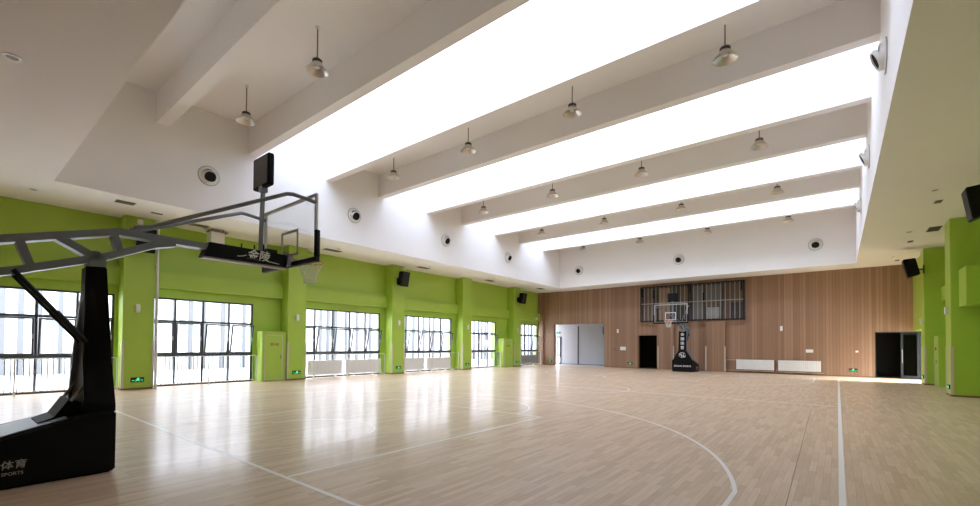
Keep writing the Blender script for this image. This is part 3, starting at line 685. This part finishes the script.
# ================================================================== CAGED SCOREBOARD RECESS ON THE FAR WALL
x0, x1, z0, z1, yf = -10.8, -4.42, 3.26, 5.69, 30.62
t = thing('scoreboard_cage', ((x0+x1)/2, YF, z0), 'black framed cage of vertical bars high on the slatted wall behind the hoop', 'cage')
h = (x1-x0)/2; H = z1-z0; d = yf-YF
MB().box(-h, h, d, d+.08, 0, .07).box(-h, h, d, d+.08, H-.07, H).box(-h, -h+.07, d, d+.08, .07, H-.07).box(h-.07, h, d, d+.08, .07, H-.07).box(-h, -h+.05, d+.08, 0, 0, .05).box(h-.05, h, d+.08, 0, 0, .05).box(-h, -h+.05, d+.08, 0, H-.05, H).box(h-.05, h, d+.08, 0, H-.05, H).box(-.05, .03, d, d+.08, .07, H-.07).done('frame', 'blackm', t)
for k in range(1, 24):
    if k == 12: continue
    x = -h+2*h*k/24
    MB().box(x-.016, x+.016, d+.02, d+.06, .07, H-.07).done('bar', 'bar', t)
MB().box(-h+.07, h-.07, d+.0, d+.02, 1.22, 1.27).done('cross_bar', 'bar', t)
B('backing_panel', 'darkply', t, (-h+.02, h-.02, -.06, -.005, .02, H-.02))
for a, b, c, e, mm in ((-3.0, -2.35, .1, 2.3, 'ply'), (-2.0, -1.25, .1, 2.3, 'wood'), (-1.1, -.5, .1, 1.0, 'darkply'), (-.6, .0, 1.0, 2.3, 'ply'), (.25, .8, .1, 2.3, 'sheet'), (.95, 1.9, 1.3, 2.3, 'sheet'), (.95, 1.9, .9, 1.25, 'ply'), (1.0, 1.75, .12, .85, 'palesheet'), (2.0, 2.3, .1, 2.3, 'ply'), (2.4, 3.05, 1.1, 2.3, 'ply'), (2.4, 3.05, .3, .9, 'darkply')):
    B('panel', mm, t, (a, b, -.09, -.06, c, e))
for a, z in ((-3.1, 1.75), (-2.35, 1.6), (.05, 1.8), (.85, 1.2), (3.0, 1.8)):
    B('mounting_box', 'blackm', t, (a-.06, a+.06, -.2, -.09, z, z+.6))

# ================================================================== PIPE, CCTV, AIR UNIT, VENTS, DOWNLIGHTS
o = MB().cyl((-18.6, 4.745, 0), (-18.6, 4.745, SOF), .04, seg=16).cyl((-18.6, 4.745, 0), (-18.6, 4.745, .02), .07).box(-18.67, -18.55, 4.69, 4.72, 1.75, 1.8).box(-18.67, -18.55, 4.69, 4.72, 4.3, 4.35).done('vertical_pipe', 'rail', None, True)
tag(o, 'slim white floor to ceiling pipe beside the nearest left pilaster', 'pipe')
def cctv(loc, label):
    t = thing('security_camera', loc, label, 'security camera', 'security cameras on the left wall')
    MB().cyl((-.08, 0, 0), (.1, 0, 0), .03).done('arm', 'plastic', t, True)
    MB().lathe([(0, .1), (.07, .09), (.08, .04), (.08, -.06), (.05, -.09), (0, -.1)], (.13, 0, -.02)).done('body', 'plastic', t, True)
    return t
cctv((XL+.08, 4.2, 5.68), 'small pale security camera at the top of the nearest left pilaster')
cctv((XL+.08, 15.75, 5.72), 'small pale security camera above the loudspeaker on the third left pilaster')
cctv((XW+.28, 29.95, 3.75), 'small pale security camera on the beam above the farthest window')
t = thing('air_curtain_unit', (-18.5, 6.52, SOF), 'white boxed unit hanging from the soffit over the second window', 'air unit')
MB().box(-.2, .2, -.24, .24, -.72, -.1, bev=.01).done('casing', 'plastic', t)
MB().box(-.22, .22, -.26, .34, -.1, -.06).box(-.2, -.16, -.2, -.16, -.06, 0).box(.16, .2, .16, .2, -.06, 0).box(.16, .2, -.2, -.16, -.06, 0).box(-.2, -.16, .16, .2, -.06, 0).done('top_plate', 'vent', t)

def make_vent(wx, wy):
    t = thing('ceiling_vent', (0, 0, SOF), '', 'ceiling vent', 'slotted vents in the soffit')
    MB().box(-wx/2, wx/2, -wy/2, wy/2, -.012, 0).done('frame', 'vent', t)
    b = MB(); n = 9
    for k in range(n):
        yy = -wy/2+.03+(wy-.06)*(k+.5)/n; b.box(-wx/2+.02, wx/2-.02, yy-.012, yy+.012, -.02, -.012)
    b.done('louvre', 'frame', t)
    return t
v0 = make_vent(.34, .75); fst = True
for loc, l in [((-17.05, 3.5), 'nearest on the left soffit, above the hoop boom'), ((-17.65, 4.45), 'smallest, on the left soffit over the white pipe'), ((-18.2, 5.75), 'on the left soffit just behind the white air unit'), ((-18.1, 11.2), 'on the left soffit above the third window'), ((-18.1, 16.85), 'on the left soffit above the fourth window'), ((-18.15, 22.9), 'on the left soffit above the fifth window'), ((-17.6, 28.4), 'on the left soffit above the farthest window'),
               ((2.75, 22.3), 'large, on the right soffit beside the nearer pilaster')]:
    lab = 'bronze slotted ceiling vent '+l
    if fst: v0.location = (*loc, SOF); v0['label'] = lab; fst = False; v = v0
    else: v = copy_thing(v0, (*loc, SOF), lab)
    v.scale = (1, .62, 1) if loc[1] < 4 else (.45, .42, 1) if loc[1] < 5 else (1, 1.1, 1)
def make_down():
    t = thing('downlight', (0, 0, SOF), '', 'downlight', 'small downlights in the soffit')
    MB().lathe([(.1, 0), (.11, -.012), (.075, -.015), (.07, -.002)]).done('ring', 'plastic', t, True)
    MB().lathe([(.072, -.004), (0, -.003)]).done('lens', 'vent', t)
    return t
d0 = make_down(); fst = True
for x, y, l in [(-17.7, 1.6, 'nearest on the left soffit'), (-17.6, 11.2, 'on the left soffit beside the vent above the third window'), (-17.55, 16.8, 'on the left soffit beside the vent above the fourth window'), (-17.6, 22.9, 'on the left soffit beside the vent above the fifth window'),
                (-9.7, .62, 'alone on the near soffit at the left edge'), (2.1, 16.8, 'on the right soffit, nearest one'), (2.1, 22.35, 'on the right soffit, middle of the inner row'), (2.07, 28.0, 'on the right soffit, farthest of the inner row')]:
    lab = 'small round downlight '+l
    if fst: d0.location = (x, y, SOF); d0['label'] = lab; fst = False
    else: copy_thing(d0, (x, y, SOF), lab)
def make_slot():
    t = thing('soffit_grille', (0, 0, SOF), '', 'ceiling grille', 'small dark grilles in the right soffit')
    MB().box(-.08, .08, -.16, .16, -.012, 0).done('frame', 'vent', t)
    MB().box(-.065, .065, -.14, -.05, -.016, -.012).box(-.065, .065, -.04, .04, -.016, -.012).box(-.065, .065, .05, .14, -.016, -.012).done('louvre', 'frame', t)
    return t
s0 = make_slot(); s0.location = (2.34, 18.2, SOF); s0['label'] = 'small dark ceiling grille, nearest on the right soffit'
copy_thing(s0, (2.33, 24.4, SOF), 'small dark ceiling grille, middle one on the right soffit'); copy_thing(s0, (2.32, 29.3, SOF), 'small dark ceiling grille, farthest on the right soffit')
# glazed door leaf at the end of the corridor
t = structure(MB().box(-19.02, -18.95, 33.12, 33.2, 0, 2.33).box(-18.57, -18.5, 33.12, 33.2, 0, 2.33).box(-18.95, -18.57, 33.12, 33.2, 2.26, 2.33).box(-18.95, -18.57, 33.12, 33.2, 0, .08).done('door_4', 'frame'), 'narrow glazed corridor door seen through the wide opening')
